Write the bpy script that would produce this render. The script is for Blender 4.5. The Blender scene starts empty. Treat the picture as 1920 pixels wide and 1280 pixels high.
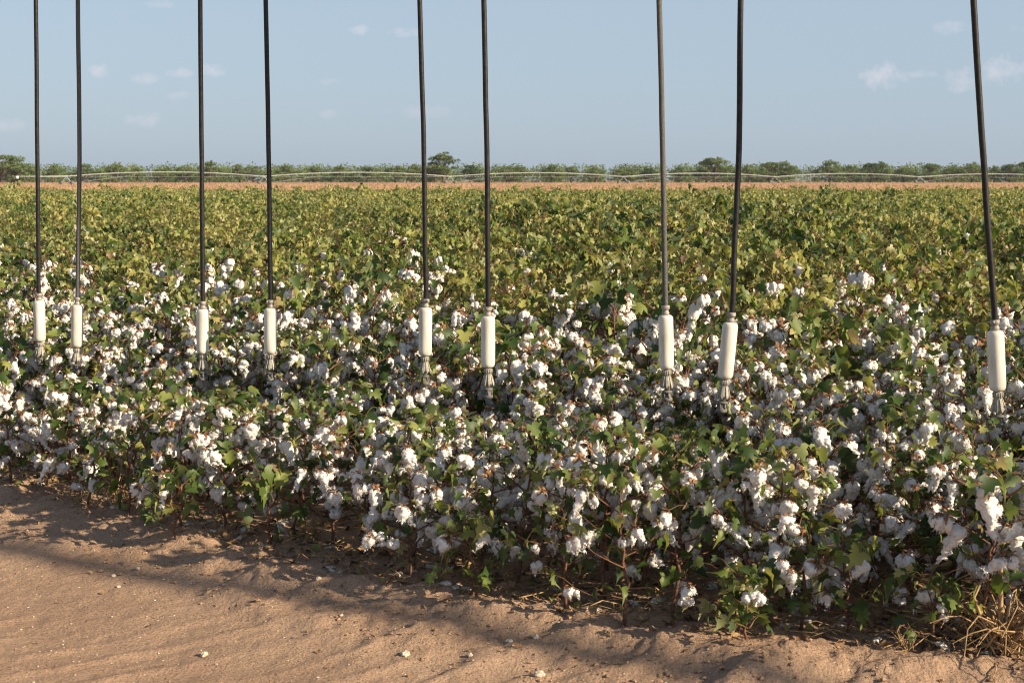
import bpy, bmesh, math, random
import numpy as np
from mathutils import Vector, Matrix, noise as mnoise, Euler

R = math.radians
random.seed(7)
rng = np.random.default_rng(11)
scene = bpy.context.scene
col = scene.collection

# ------------------------------------------------------------------ camera
CAM_H, FPX, YH = 1.5, 2667.0, 335.0        # eye height, focal length and horizon row of the 1920 px photograph
PITCH = math.atan((640 - YH) / FPX)
cam_d = bpy.data.cameras.new('camera')
cam_d.lens = 50.0
cam_d.sensor_width = 36.0
cam_d.clip_start = 0.1
cam_d.clip_end = 6000
cam_d.dof.use_dof = True
cam_d.dof.focus_distance = 7.6
cam_d.dof.aperture_fstop = 8.0
cam = bpy.data.objects.new('camera', cam_d)
cam.location = (0, 0, CAM_H)
cam.rotation_euler = (R(90) - PITCH, 0, 0)
col.objects.link(cam)
scene.camera = cam

# ------------------------------------------------------------------ light
SUN_EL, SUN_AZ = 25.0, 116.5               # azimuth clockwise from +Y: right of the view, a little behind it
sdir = Vector((math.sin(R(SUN_AZ)) * math.cos(R(SUN_EL)), math.cos(R(SUN_AZ)) * math.cos(R(SUN_EL)), math.sin(R(SUN_EL))))
sun_d = bpy.data.lights.new('sun', 'SUN')
sun_d.energy = 5.0
sun_d.angle = R(0.7)
sun_d.color = (1.0, 0.82, 0.58)
sun = bpy.data.objects.new('sun', sun_d)
sun.rotation_euler = sdir.to_track_quat('Z', 'Y').to_euler()
sun.location = sdir * 40
col.objects.link(sun)

world = bpy.data.worlds.new('World')
scene.world = world
world.use_nodes = True
wn, wl = world.node_tree.nodes, world.node_tree.links
wn.clear()
w_out = wn.new('ShaderNodeOutputWorld')
w_bg = wn.new('ShaderNodeBackground')
w_bg.inputs['Strength'].default_value = 0.070
sky = wn.new('ShaderNodeTexSky')
sky.sky_type = 'NISHITA'
sky.sun_disc = False
sky.sun_elevation = R(SUN_EL)
sky.sun_rotation = R(SUN_AZ)
sky.air_density = 1.0
sky.dust_density = 1.2
sky.ozone_density = 2.0
tc = wn.new('ShaderNodeTexCoord')
sep = wn.new('ShaderNodeSeparateXYZ')
wl.new(tc.outputs['Generated'], sep.inputs[0])


def wmath(op, a, b=None, c=None, clamp=False):
    n = wn.new('ShaderNodeMath')
    n.operation = op
    n.use_clamp = clamp
    for i, v in enumerate((a, b, c)):
        if v is None:
            continue
        if isinstance(v, (int, float)):
            n.inputs[i].default_value = v
        else:
            wl.new(v, n.inputs[i])
    return n.outputs[0]


ysafe = wmath('MAXIMUM', sep.outputs[1], 0.05)
cu = wmath('DIVIDE', sep.outputs[0], ysafe)
cv = wmath('DIVIDE', sep.outputs[2], ysafe)
comb = wn.new('ShaderNodeCombineXYZ')
wl.new(cu, comb.inputs[0])
wl.new(cv, comb.inputs[1])
cn = wn.new('ShaderNodeTexNoise')
cn.inputs['Scale'].default_value = 95
cn.inputs['Detail'].default_value = 5
cn.inputs['Roughness'].default_value = 0.6
wl.new(comb.outputs[0], cn.inputs['Vector'])
cloud = None
for (px, py, hw, hh, amt) in ((200, 134, 24, 13, .8), (283, 147, 30, 12, .6), (347, 138, 28, 11, .6), (408, 133, 24, 13, .85),
                              (278, 224, 34, 15, .5), (678, 56, 24, 11, .75), (758, 62, 30, 11, .8), (1645, 143, 44, 26, .9),
                              (1718, 140, 28, 8, .6), (1795, 150, 40, 24, .7), (1865, 133, 38, 30, .85), (1912, 128, 24, 14, .8),
                              (1768, 52, 40, 14, .6), (625, 153, 22, 8, .4), (800, 210, 60, 14, .3), (20, 235, 40, 14, .35),
                              (625, 215, 24, 9, .35), (315, 8, 30, 8, .4), (1895, 55, 24, 8, .3), (345, 180, 30, 9, .35)):
    u0 = (px - 960) / FPX
    v0 = math.tan(math.atan((640 - py) / FPX) - PITCH)
    du = wmath('MULTIPLY', wmath('SUBTRACT', cu, u0), FPX / hw)
    dv = wmath('MULTIPLY', wmath('SUBTRACT', cv, v0), FPX / hh)
    q = wmath('ADD', wmath('MULTIPLY', du, du), wmath('MULTIPLY', dv, dv))
    m = wmath('SUBTRACT', 1.25, q)                                     # soft ellipse
    m = wmath('ADD', m, wmath('MULTIPLY', wmath('SUBTRACT', cn.outputs['Fac'], 0.55), 4.0))
    m = wmath('MULTIPLY', m, 0.62, clamp=True)
    m = wmath('MULTIPLY', m, wmath('SUBTRACT', 1.9, wmath('MULTIPLY', q, 0.8), clamp=True))
    m = wmath('MULTIPLY', m, amt)
    cloud = m if cloud is None else wmath('MAXIMUM', cloud, m)
hs = wn.new('ShaderNodeHueSaturation')
hs.inputs['Saturation'].default_value = 0.8
hs.inputs['Value'].default_value = 1.0
wl.new(sky.outputs[0], hs.inputs['Color'])
gm = wn.new('ShaderNodeMix')
gm.data_type = 'RGBA'
low = wn.new('ShaderNodeMapRange')
low.interpolation_type = 'SMOOTHSTEP'
low.inputs[1].default_value = 0.13
low.inputs[2].default_value = 0.42
low.inputs[3].default_value = 0.7
low.inputs[4].default_value = 0.05
wl.new(sep.outputs[2], low.inputs[0])
wl.new(low.outputs[0], gm.inputs[0])
gm.inputs[7].default_value = (3.75, 4.75, 5.95, 1)       # dusty grey-blue of the air low over the plain
wl.new(hs.outputs[0], gm.inputs[6])
cm = wn.new('ShaderNodeMix')
cm.data_type = 'RGBA'
cm.inputs[7].default_value = (6.6, 6.3, 6.9, 1)
wl.new(wmath('MULTIPLY', cloud, 0.62), cm.inputs[0])
wl.new(gm.outputs[2], cm.inputs[6])
wl.new(cm.outputs[2], w_bg.inputs['Color'])
wl.new(w_bg.outputs[0], w_out.inputs['Surface'])

scene.view_settings.view_transform = 'Standard'
scene.view_settings.look = 'None'
scene.view_settings.exposure = 0.8
scene.view_settings.gamma = 1.0
scene.render.engine = 'CYCLES'
scene.cycles.max_bounces = 6
scene.cycles.diffuse_bounces = 2
scene.cycles.transmission_bounces = 3
scene.cycles.glossy_bounces = 2
scene.cycles.use_denoising = True
scene.cycles.filter_width = 1.05
scene.cycles.use_adaptive_sampling = False
scene.cycles.sample_clamp_indirect = 4.0


def point(px, py, Y):
    """Where the sight line through a pixel of the photograph reaches the distance Y."""
    v = math.atan((640 - py) / FPX) - PITCH
    fwd = math.cos(math.atan((640 - py) / FPX))
    k = Y / math.cos(v)
    return Vector(((px - 960) / FPX * fwd * k, Y, CAM_H + Y * math.tan(v)))


def on_ground(px, py, z=0.0):
    v = math.atan((640 - py) / FPX) - PITCH
    return point(px, py, (z - CAM_H) / math.tan(v))


def to_px(x, y, z):
    dz = z - CAM_H
    f = y * math.cos(PITCH) - dz * math.sin(PITCH)
    u = dz * math.cos(PITCH) + y * math.sin(PITCH)
    return 960 + FPX * x / f, 640 - FPX * u / f


# ------------------------------------------------------------------ helpers
def tag(o, label=None, cat=None, group=None, kind=None):
    for k, v in (('label', label), ('category', cat), ('group', group), ('kind', kind)):
        if v:
            o[k] = v
    return o


def link(name, data, parent=None, loc=(0, 0, 0)):
    o = bpy.data.objects.new(name, data)
    col.objects.link(o)
    o.location = loc
    if parent:
        o.parent = parent
    return o


def mesh_np(name, V, T, mats, mi=None, tint=None, smooth=True):
    """Triangle mesh from numpy arrays."""
    V = np.asarray(V, np.float32)
    T = np.asarray(T, np.int32)
    me = bpy.data.meshes.new(name)
    me.vertices.add(len(V))
    me.vertices.foreach_set('co', V.ravel())
    k = T.shape[1]
    me.loops.add(T.size)
    me.loops.foreach_set('vertex_index', T.ravel())
    me.polygons.add(len(T))
    me.polygons.foreach_set('loop_start', np.arange(0, T.size, k, dtype=np.int32))
    if mi is not None:
        me.polygons.foreach_set('material_index', np.asarray(mi, np.int32))
    me.polygons.foreach_set('use_smooth', np.full(len(T), smooth, dtype=bool))
    if tint is not None:
        a = me.attributes.new('tint', 'FLOAT', 'POINT')
        a.data.foreach_set('value', np.asarray(tint, np.float32))
    for m in mats:
        me.materials.append(m)
    me.update(calc_edges=True)
    return me


class MB:
    """Collects triangles (vertices, faces, material slot, tint)."""

    def __init__(self):
        self.V, self.T, self.M, self.C, self.n = [], [], [], [], 0

    def add(self, V, T, m=0, tint=0.5):
        V = np.asarray(V, np.float64)
        T = np.asarray(T, np.int64)
        self.V.append(V)
        self.T.append(T + self.n)
        self.M.append(np.full(len(T), m))
        self.C.append(np.full(len(V), tint) if np.isscalar(tint) else np.asarray(tint))
        self.n += len(V)

    def tube(self, P, rad, n=6, m=0, tint=0.5, cap=False):
        P = [Vector(p) for p in P]
        if not hasattr(rad, '__len__'):
            rad = [rad] * len(P)
        V, T = [], []
        ref = None
        for i, p in enumerate(P):
            d = (P[min(i + 1, len(P) - 1)] - P[max(i - 1, 0)])
            d = d.normalized() if d.length > 1e-9 else Vector((0, 0, 1))
            if ref is None:
                ref = d.orthogonal().normalized()
            a = (ref - d * ref.dot(d))
            a = a.normalized() if a.length > 1e-6 else d.orthogonal().normalized()
            ref = a
            b = d.cross(a)
            for j in range(n):
                t = 2 * math.pi * j / n
                V.append(p + a * (math.cos(t) * rad[i]) + b * (math.sin(t) * rad[i]))
        for i in range(len(P) - 1):
            for j in range(n):
                a0, a1 = i * n + j, i * n + (j + 1) % n
                T.append((a0, a1, a1 + n))
                T.append((a0, a1 + n, a0 + n))
        if cap:
            for e, fl in ((0, True), (len(P) - 1, False)):
                c = len(V)
                V.append(P[e])
                for j in range(n):
                    a0, a1 = e * n + j, e * n + (j + 1) % n
                    T.append((c, a1, a0) if fl else (c, a0, a1))
        self.add([tuple(v) for v in V], T, m, tint)

    def lathe(self, prof, n=24, m=0, tint=0.5, org=(0, 0, 0)):
        V, T = [], []
        for (r, z) in prof:
            for j in range(n):
                t = 2 * math.pi * j / n
                V.append((org[0] + r * math.cos(t), org[1] + r * math.sin(t), org[2] + z))
        for i in range(len(prof) - 1):
            for j in range(n):
                a0, a1 = i * n + j, i * n + (j + 1) % n
                T += [(a0, a1, a1 + n), (a0, a1 + n, a0 + n)]
        self.add(V, T, m, tint)

    def box(self, c, size, rz=0.0, m=0, taper=1.0):
        sx, sy, sz = size[0] / 2, size[1] / 2, size[2] / 2
        V = []
        for z in (-1, 1):
            k = taper if z > 0 else 1.0
            for (x, y) in ((-1, -1), (1, -1), (1, 1), (-1, 1)):
                X, Y = x * sx * k, y * sy * k
                V.append((c[0] + X * math.cos(rz) - Y * math.sin(rz), c[1] + X * math.sin(rz) + Y * math.cos(rz), c[2] + z * sz))
        Q = [(3, 2, 1, 0), (4, 5, 6, 7), (0, 1, 5, 4), (1, 2, 6, 5), (2, 3, 7, 6), (3, 0, 4, 7)]
        T = []
        for q in Q:
            T += [(q[0], q[1], q[2]), (q[0], q[2], q[3])]
        self.add(V, T, m)

    def arrays(self):
        return np.vstack(self.V), np.vstack(self.T), np.concatenate(self.M), np.concatenate(self.C)

    def mesh(self, name, mats, smooth=True):
        V, T, M, C = self.arrays()
        return mesh_np(name, V, T, mats, M, C, smooth)


def hash2(ix, iy, seed):
    h = (ix.astype(np.int64) * 374761393 + iy.astype(np.int64) * 668265263 + seed * 1442695041) & 0xFFFFFFFF
    h = ((h ^ (h >> 13)) * 1274126177) & 0xFFFFFFFF
    h = h ^ (h >> 16)
    return (h & 0xFFFF) / 65535.0


def vnoise(x, y, seed=0):
    ix, iy = np.floor(x), np.floor(y)
    fx, fy = x - ix, y - iy
    fx = fx * fx * fx * (fx * (fx * 6 - 15) + 10)
    fy = fy * fy * fy * (fy * (fy * 6 - 15) + 10)
    ix, iy = ix.astype(np.int64), iy.astype(np.int64)
    a, b = hash2(ix, iy, seed), hash2(ix + 1, iy, seed)
    c, d = hash2(ix, iy + 1, seed), hash2(ix + 1, iy + 1, seed)
    return (a * (1 - fx) + b * fx) * (1 - fy) + (c * (1 - fx) + d * fx) * fy - 0.5


def fbm(x, y, f, seed=0, octv=4, gain=0.5):
    s, a = 0, 1.0
    for o in range(octv):
        s = s + a * vnoise(x * f + 13.1 * o, y * f - 7.7 * o, seed + o)
        f *= 2.03
        a *= gain
    return s


# ------------------------------------------------------------------ materials
def new_mat(name):
    m = bpy.data.materials.new(name)
    m.use_nodes = True
    n, l = m.node_tree.nodes, m.node_tree.links
    n.clear()
    return m, n, l, n.new('ShaderNodeOutputMaterial')


def ramp(n, stops):
    r = n.new('ShaderNodeValToRGB')
    e = r.color_ramp.elements
    while len(e) < len(stops):
        e.new(0.5)
    for el, (p, c) in zip(e, stops):
        el.position = p
        el.color = (c[0], c[1], c[2], 1)
    return r


def nz(n, l, scale, detail=4, rough=0.55, coord='Object'):
    t = n.new('ShaderNodeTexCoord')
    x = n.new('ShaderNodeTexNoise')
    x.inputs['Scale'].default_value = scale
    x.inputs['Detail'].default_value = detail
    x.inputs['Roughness'].default_value = rough
    l.new(t.outputs[coord], x.inputs['Vector'])
    return x.outputs['Fac']


def leaf_material():
    m, n, l, out = new_mat('cotton_leaf')
    at = n.new('ShaderNodeAttribute')
    at.attribute_name = 'tint'
    oi = n.new('ShaderNodeObjectInfo')
    ad = n.new('ShaderNodeMath')
    ad.operation = 'MULTIPLY_ADD'
    l.new(oi.outputs['Random'], ad.inputs[0])
    ad.inputs[1].default_value = 0.12
    l.new(at.outputs['Fac'], ad.inputs[2])
    sb = n.new('ShaderNodeMath')
    sb.operation = 'SUBTRACT'
    l.new(ad.outputs[0], sb.inputs[0])
    sb.inputs[1].default_value = 0.06
    fac = nz(n, l, 22, 3)
    ns = n.new('ShaderNodeMath')
    ns.operation = 'MULTIPLY_ADD'
    l.new(fac, ns.inputs[0])
    ns.inputs[1].default_value = 0.22
    s2 = n.new('ShaderNodeMath')
    s2.operation = 'SUBTRACT'
    l.new(sb.outputs[0], s2.inputs[0])
    s2.inputs[1].default_value = 0.11
    l.new(s2.outputs[0], ns.inputs[2])
    rp = ramp(n, [(0.0, (.028, .058, .016)), (.33, (.056, .10, .025)), (.56, (.155, .20, .048)), (.76, (.30, .305, .085)),
                  (.87, (.36, .32, .12)), (.93, (.30, .21, .12)), (1.0, (.21, .135, .095))])
    l.new(ns.outputs[0], rp.inputs[0])
    gb = n.new('ShaderNodeNewGeometry')
    mx = n.new('ShaderNodeMix')
    mx.data_type = 'RGBA'
    l.new(gb.outputs['Backfacing'], mx.inputs[0])
    l.new(rp.outputs[0], mx.inputs[6])
    hb = n.new('ShaderNodeHueSaturation')
    hb.inputs['Saturation'].default_value = 0.75
    hb.inputs['Value'].default_value = 1.25
    l.new(rp.outputs[0], hb.inputs['Color'])
    l.new(hb.outputs[0], mx.inputs[7])
    bs = n.new('ShaderNodeBsdfPrincipled')
    bs.inputs['Roughness'].default_value = 0.48
    bs.inputs['Specular IOR Level'].default_value = 0.35
    l.new(mx.outputs[2], bs.inputs['Base Color'])
    tr = n.new('ShaderNodeBsdfTranslucent')
    ht = n.new('ShaderNodeHueSaturation')
    ht.inputs['Hue'].default_value = 0.485
    ht.inputs['Saturation'].default_value = 1.15
    ht.inputs['Value'].default_value = 1.5
    l.new(rp.outputs[0], ht.inputs['Color'])
    l.new(ht.outputs[0], tr.inputs['Color'])
    ms = n.new('ShaderNodeMixShader')
    ms.inputs[0].default_value = 0.34
    l.new(bs.outputs[0], ms.inputs[1])
    l.new(tr.outputs[0], ms.inputs[2])
    l.new(ms.outputs[0], out.inputs['Surface'])
    return m


def simple_mat(name, c1, c2, scale=30, rough=0.7, bump=0.0, bscale=None, spec=0.3, detail=4, metal=0.0, bdist=0.002):
    m, n, l, out = new_mat(name)
    bs = n.new('ShaderNodeBsdfPrincipled')
    bs.inputs['Roughness'].default_value = rough
    bs.inputs['Specular IOR Level'].default_value = spec
    bs.inputs['Metallic'].default_value = metal
    f = nz(n, l, scale, detail)
    rp = ramp(n, [(0.36, c1), (0.64, c2)])
    l.new(f, rp.inputs[0])
    l.new(rp.outputs[0], bs.inputs['Base Color'])
    if bump:
        b = n.new('ShaderNodeBump')
        b.inputs['Strength'].default_value = bump
        b.inputs['Distance'].default_value = bdist
        l.new(nz(n, l, bscale or scale * 4, 5), b.inputs['Height'])
        l.new(b.outputs[0], bs.inputs['Normal'])
    l.new(bs.outputs[0], out.inputs['Surface'])
    return m


def lint_material():
    m, n, l, out = new_mat('cotton_lint')
    f = nz(n, l, 90, 4)
    rp = ramp(n, [(0.30, (.66, .61, .55)), (0.42, (.84, .82, .79)), (0.7, (.90, .885, .87))])
    l.new(f, rp.inputs[0])
    b = n.new('ShaderNodeBump')
    b.inputs['Strength'].default_value = 0.7
    b.inputs['Distance'].default_value = 0.003
    l.new(nz(n, l, 260, 5, 0.65), b.inputs['Height'])
    d = n.new('ShaderNodeBsdfDiffuse')
    l.new(rp.outputs[0], d.inputs['Color'])
    l.new(b.outputs[0], d.inputs['Normal'])
    t = n.new('ShaderNodeBsdfTranslucent')
    l.new(rp.outputs[0], t.inputs['Color'])
    ms = n.new('ShaderNodeMixShader')
    ms.inputs[0].default_value = 0.22
    l.new(d.outputs[0], ms.inputs[1])
    l.new(t.outputs[0], ms.inputs[2])
    l.new(ms.outputs[0], out.inputs['Surface'])
    return m


M_LEAF = leaf_material()
M_LINT = lint_material()
M_STEM = simple_mat('cotton_stem', (.10, .042, .028), (.20, .10, .06), 60, .75, .4, 300)
M_PET = simple_mat('petiole', (.14, .13, .04), (.22, .10, .05), 25, .6)
M_BUR = simple_mat('dry_bur', (.16, .075, .035), (.36, .20, .10), 50, .8, .4, 200)
M_GBOLL = simple_mat('green_boll', (.10, .15, .035), (.19, .20, .06), 35, .45, spec=.4)
M_DRY = simple_mat('dry_litter', (.13, .075, .04), (.34, .22, .12), 40, .9)
M_OLDLINT = simple_mat('soiled_lint', (.34, .28, .22), (.66, .62, .57), 45, .95, .7, 250)
M_STONE = simple_mat('pale_stone', (.42, .33, .25), (.66, .57, .47), 60, .85, .5, 200)
M_CLOD = simple_mat('dirt_clod', (.25, .15, .092), (.40, .255, .165), 40, .95, .6, 150)
M_TWIG = simple_mat('dry_twig', (.26, .16, .08), (.50, .34, .18), 35, .85)
PLANT_MATS = [M_STEM, M_LEAF, M_LINT, M_BUR, M_PET, M_GBOLL]

# ------------------------------------------------------------------ the field's edge and the lie of the land
EX = np.array([-40, -12, -6, -4, -2.55, -1.36, -.67, -.12, .78, 1.58, 2.6, 4, 7, 14, 40.])
EY = np.array([32, 15.2, 10.1, 8.4, 7.1, 6.12, 5.56, 5.18, 4.74, 4.48, 4.2, 3.85, 3.2, 2.2, 0.5])


EY = EY - np.interp(EX, [-3, -1.4, -.1, .8, 2], [.10, .23, .38, .31, .24])


def edge_y(x):
    return np.interp(x, EX, EY)


def edge_t(x, y):
    """Distance into the field (negative: on the dirt road)."""
    sl = (edge_y(x + .3) - edge_y(x - .3)) / .6
    return (y - edge_y(x)) / np.sqrt(1 + sl * sl)


def sstep(a, b, x):
    t = np.clip((x - a) / (b - a), 0, 1)
    return t * t * (3 - 2 * t)


def ground_z(x, y):
    x = np.asarray(x, float)
    y = np.asarray(y, float)
    t = edge_t(x, y)
    near = np.exp(-np.maximum(0, y - 12) / 6) * np.exp(-np.maximum(0, np.abs(x) - 6) / 4)
    w = t + .22 * fbm(x, y, 1.3, 3, 3)
    s = .85 * x - .53 * y                                  # along the edge
    bank = sstep(-.55, -.18, w) * (.042 + .02 * fbm(x, y, .9, 70, 2)) - .03 * sstep(.0, .45, w)
    z = bank
    # two crumbled ridges pushed up beside the wheel track
    z = z + .024 * np.exp(-((w + .20) / .10) ** 2) * (0.7 + 1.1 * np.clip(fbm(x, y, 1.7, 21, 2) + .3, 0, 1))
    z = z + .024 * np.exp(-((w + .46) / .08) ** 2) * (0.3 + 1.6 * np.clip(fbm(x, y, 1.9, 27, 2) + .2, 0, 1))
    rough = np.exp(-((w + .18) / .30) ** 2)
    # lug marks slanting across the bank and, fainter, across the road
    lug = (x * .62 - y * .78) * 6.4 + 1.1 * fbm(x, y, 2.4, 41, 2)
    lugs = np.sin(lug * 2 * math.pi / 2.0)
    tr_ph = (x * .55 - y * .83) * 5.2 + .5 * fbm(x, y, 2.0, 61, 2)
    tr_fr = tr_ph - np.floor(tr_ph) - .5
    tread = np.exp(-(tr_fr / .15) ** 2) * (1 - sstep(-.6, -.35, w)) * sstep(-1.7, -1.3, w) * np.clip(.35 + 1.8 * fbm(x, y, 1.4, 63, 2), 0, 1)
    z = z + (.015 * rough + .004 * (1 - sstep(-.7, -.2, w)) * (.45 + 1.2 * fbm(x, y, .9, 55, 2))) * np.clip(lugs * 1.3, -.1, 1)
    z = z + (.006 + .012 * rough) * fbm(x, y, 4.0, 5, 5, .62) + .024 * rough * np.abs(fbm(x, y, 11, 15, 4, .66)) - .008 * rough
    z = z + .0055 * fbm(x, y, 20, 9, 3, .65)
    z = z + .009 * tread - .02 * np.exp(-((w + .95) / .22) ** 2)
    return z * near


def axis(lo, hi, fine, far_lo, far_hi, k=1.13):
    a = list(np.arange(lo, hi + 1e-6, fine))
    st, p = fine, hi
    while p < far_hi:
        st *= k
        p += st
        a.append(p)
    st, p = fine, lo
    b = []
    while p > far_lo:
        st *= k
        p -= st
        b.append(p)
    return np.array(b[::-1] + a)


gx = axis(-3.6, 2.6, .0125, -1100, 1100)
gy = axis(3.7, 8.6, .0125, -200, 1250)
GX, GY = np.meshgrid(gx, gy)
GZ = ground_z(GX.ravel(), GY.ravel())
nx, ny = len(gx), len(gy)
ii = np.arange(nx * ny).reshape(ny, nx)
quads = np.stack([ii[:-1, :-1].ravel(), ii[:-1, 1:].ravel(), ii[1:, 1:].ravel(), ii[1:, :-1].ravel()], 1)
tfield = edge_t(GX.ravel(), GY.ravel())


def ground_material():
    m, n, l, out = new_mat('sandy_soil')
    bs = n.new('ShaderNodeBsdfPrincipled')
    bs.inputs['Roughness'].default_value = 0.95
    bs.inputs['Specular IOR Level'].default_value = 0.1
    big = nz(n, l, 1.1, 6, .6)
    rp = ramp(n, [(.32, (.345, .228, .158)), (.5, (.40, .272, .188)), (.7, (.45, .315, .222))])
    l.new(big, rp.inputs[0])
    fine = nz(n, l, 120, 4, .7)
    r2 = ramp(n, [(.36, (.36, .34, .33)), (.46, (.95, .95, .95)), (.72, (1.1, 1.1, 1.1))])
    l.new(fine, r2.inputs[0])
    mu = n.new('ShaderNodeMix')
    mu.data_type = 'RGBA'
    mu.blend_type = 'MULTIPLY'
    mu.inputs[0].default_value = 0.75
    l.new(rp.outputs[0], mu.inputs[6])
    l.new(r2.outputs[0], mu.inputs[7])
    # pale grit
    tcn = n.new('ShaderNodeTexCoord')
    vo = n.new('ShaderNodeTexVoronoi')
    vo.inputs['Scale'].default_value = 55
    l.new(tcn.outputs['Object'], vo.inputs['Vector'])
    r3 = ramp(n, [(.0, (1, 1, 1)), (.13, (1, 1, 1)), (.2, (0, 0, 0))])
    l.new(vo.outputs['Distance'], r3.inputs[0])
    sp = n.new('ShaderNodeSeparateColor')
    l.new(vo.outputs['Color'], sp.inputs[0])
    g = n.new('ShaderNodeMath')
    g.operation = 'GREATER_THAN'
    g.inputs[1].default_value = .86
    l.new(sp.outputs[0], g.inputs[0])
    gm_ = n.new('ShaderNodeMath')
    gm_.operation = 'MULTIPLY'
    l.new(g.outputs[0], gm_.inputs[0])
    l.new(r3.outputs[0], gm_.inputs[1])
    mg = n.new('ShaderNodeMix')
    mg.data_type = 'RGBA'
    l.new(gm_.outputs[0], mg.inputs[0])
    l.new(mu.outputs[2], mg.inputs[6])
    mg.inputs[7].default_value = (.60, .48, .37, 1)
    l.new(mg.outputs[2], bs.inputs['Base Color'])
    b = n.new('ShaderNodeBump')
    b.inputs['Strength'].default_value = 0.9
    b.inputs['Distance'].default_value = 0.014
    l.new(nz(n, l, 75, 6, .68), b.inputs['Height'])
    l.new(b.outputs[0], bs.inputs['Normal'])
    l.new(bs.outputs[0], out.inputs['Surface'])
    return m


g_me = mesh_np('ground', np.stack([GX.ravel(), GY.ravel(), GZ], 1), quads, [ground_material()])
tag(link('ground', g_me), kind='structure')

# ------------------------------------------------------------------ cotton: leaves, bolls, plants
def leaf_shape(fold, droop, curl, lob):
    half = [(.20, -.17), (.46, -.10), (.70 * lob, .22), (.33, .33), (.42, .66 * lob + .04), (.15, .72)]
    spine = [(0, 0), (0, .36), (0, .72), (0, 1.08)]
    V = [(x, y) for x, y in spine] + [(x, y) for x, y in half] + [(-x, y) for x, y in half]
    V = np.array(V)
    r2 = V[:, 0] ** 2 + (V[:, 1] - .3) ** 2
    z = fold * np.abs(V[:, 0]) - droop * np.maximum(0, V[:, 1]) ** 2 - curl * r2
    z[[6, 12]] -= .10 * curl
    P = np.column_stack([V, z])
    T = []
    for s, o in ((1, 4), (-1, 10)):
        h = [o + k for k in range(6)]
        f = [(0, h[0], h[1]), (0, h[1], 1), (1, h[1], h[3]), (h[1], h[2], h[3]), (1, h[3], 2), (h[3], h[4], 2), (h[4], h[5], 2), (2, h[5], 3)]
        T += [t if s > 0 else t[::-1] for t in f]
    P[:, 1] -= 0
    return P, np.array(T)


LEAVES = [leaf_shape(.30, .30, .10, 1.0), leaf_shape(.55, .55, .2, .9), leaf_shape(-.15, .4, .3, 1.05), leaf_shape(.15, .15, -.15, 1.0), leaf_shape(.8, .75, .1, .85)]
SUNV = np.array(sdir)


def add_leaf(mb, pos, out, size, rnd, tint, wilt=0.0):
    """A lobed blade at the end of its petiole: tip pointing outward and down, face mostly up and to the sun."""
    P, T = LEAVES[rnd.randrange(len(LEAVES))]
    up = np.array([0, 0, 1.0])
    nrm = up * (.6 - wilt) + np.array(out) * (.45 + wilt) + SUNV * .45 + np.array([rnd.gauss(0, .58) for _ in range(3)])
    nrm /= np.linalg.norm(nrm)
    al = np.array(out) * .8 - up * (.45 + wilt) + np.array([rnd.gauss(0, .35) for _ in range(3)])
    al = al - nrm * al.dot(nrm)
    al /= np.linalg.norm(al)
    sd = np.cross(al, nrm)
    sx = size * rnd.uniform(.8, 1.15)
    V = np.outer(P[:, 0] * sx, sd) + np.outer(P[:, 1] * size, al) + np.outer(P[:, 2] * size, nrm) + np.array(pos)
    mb.add(V, T, 1, tint)


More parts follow.
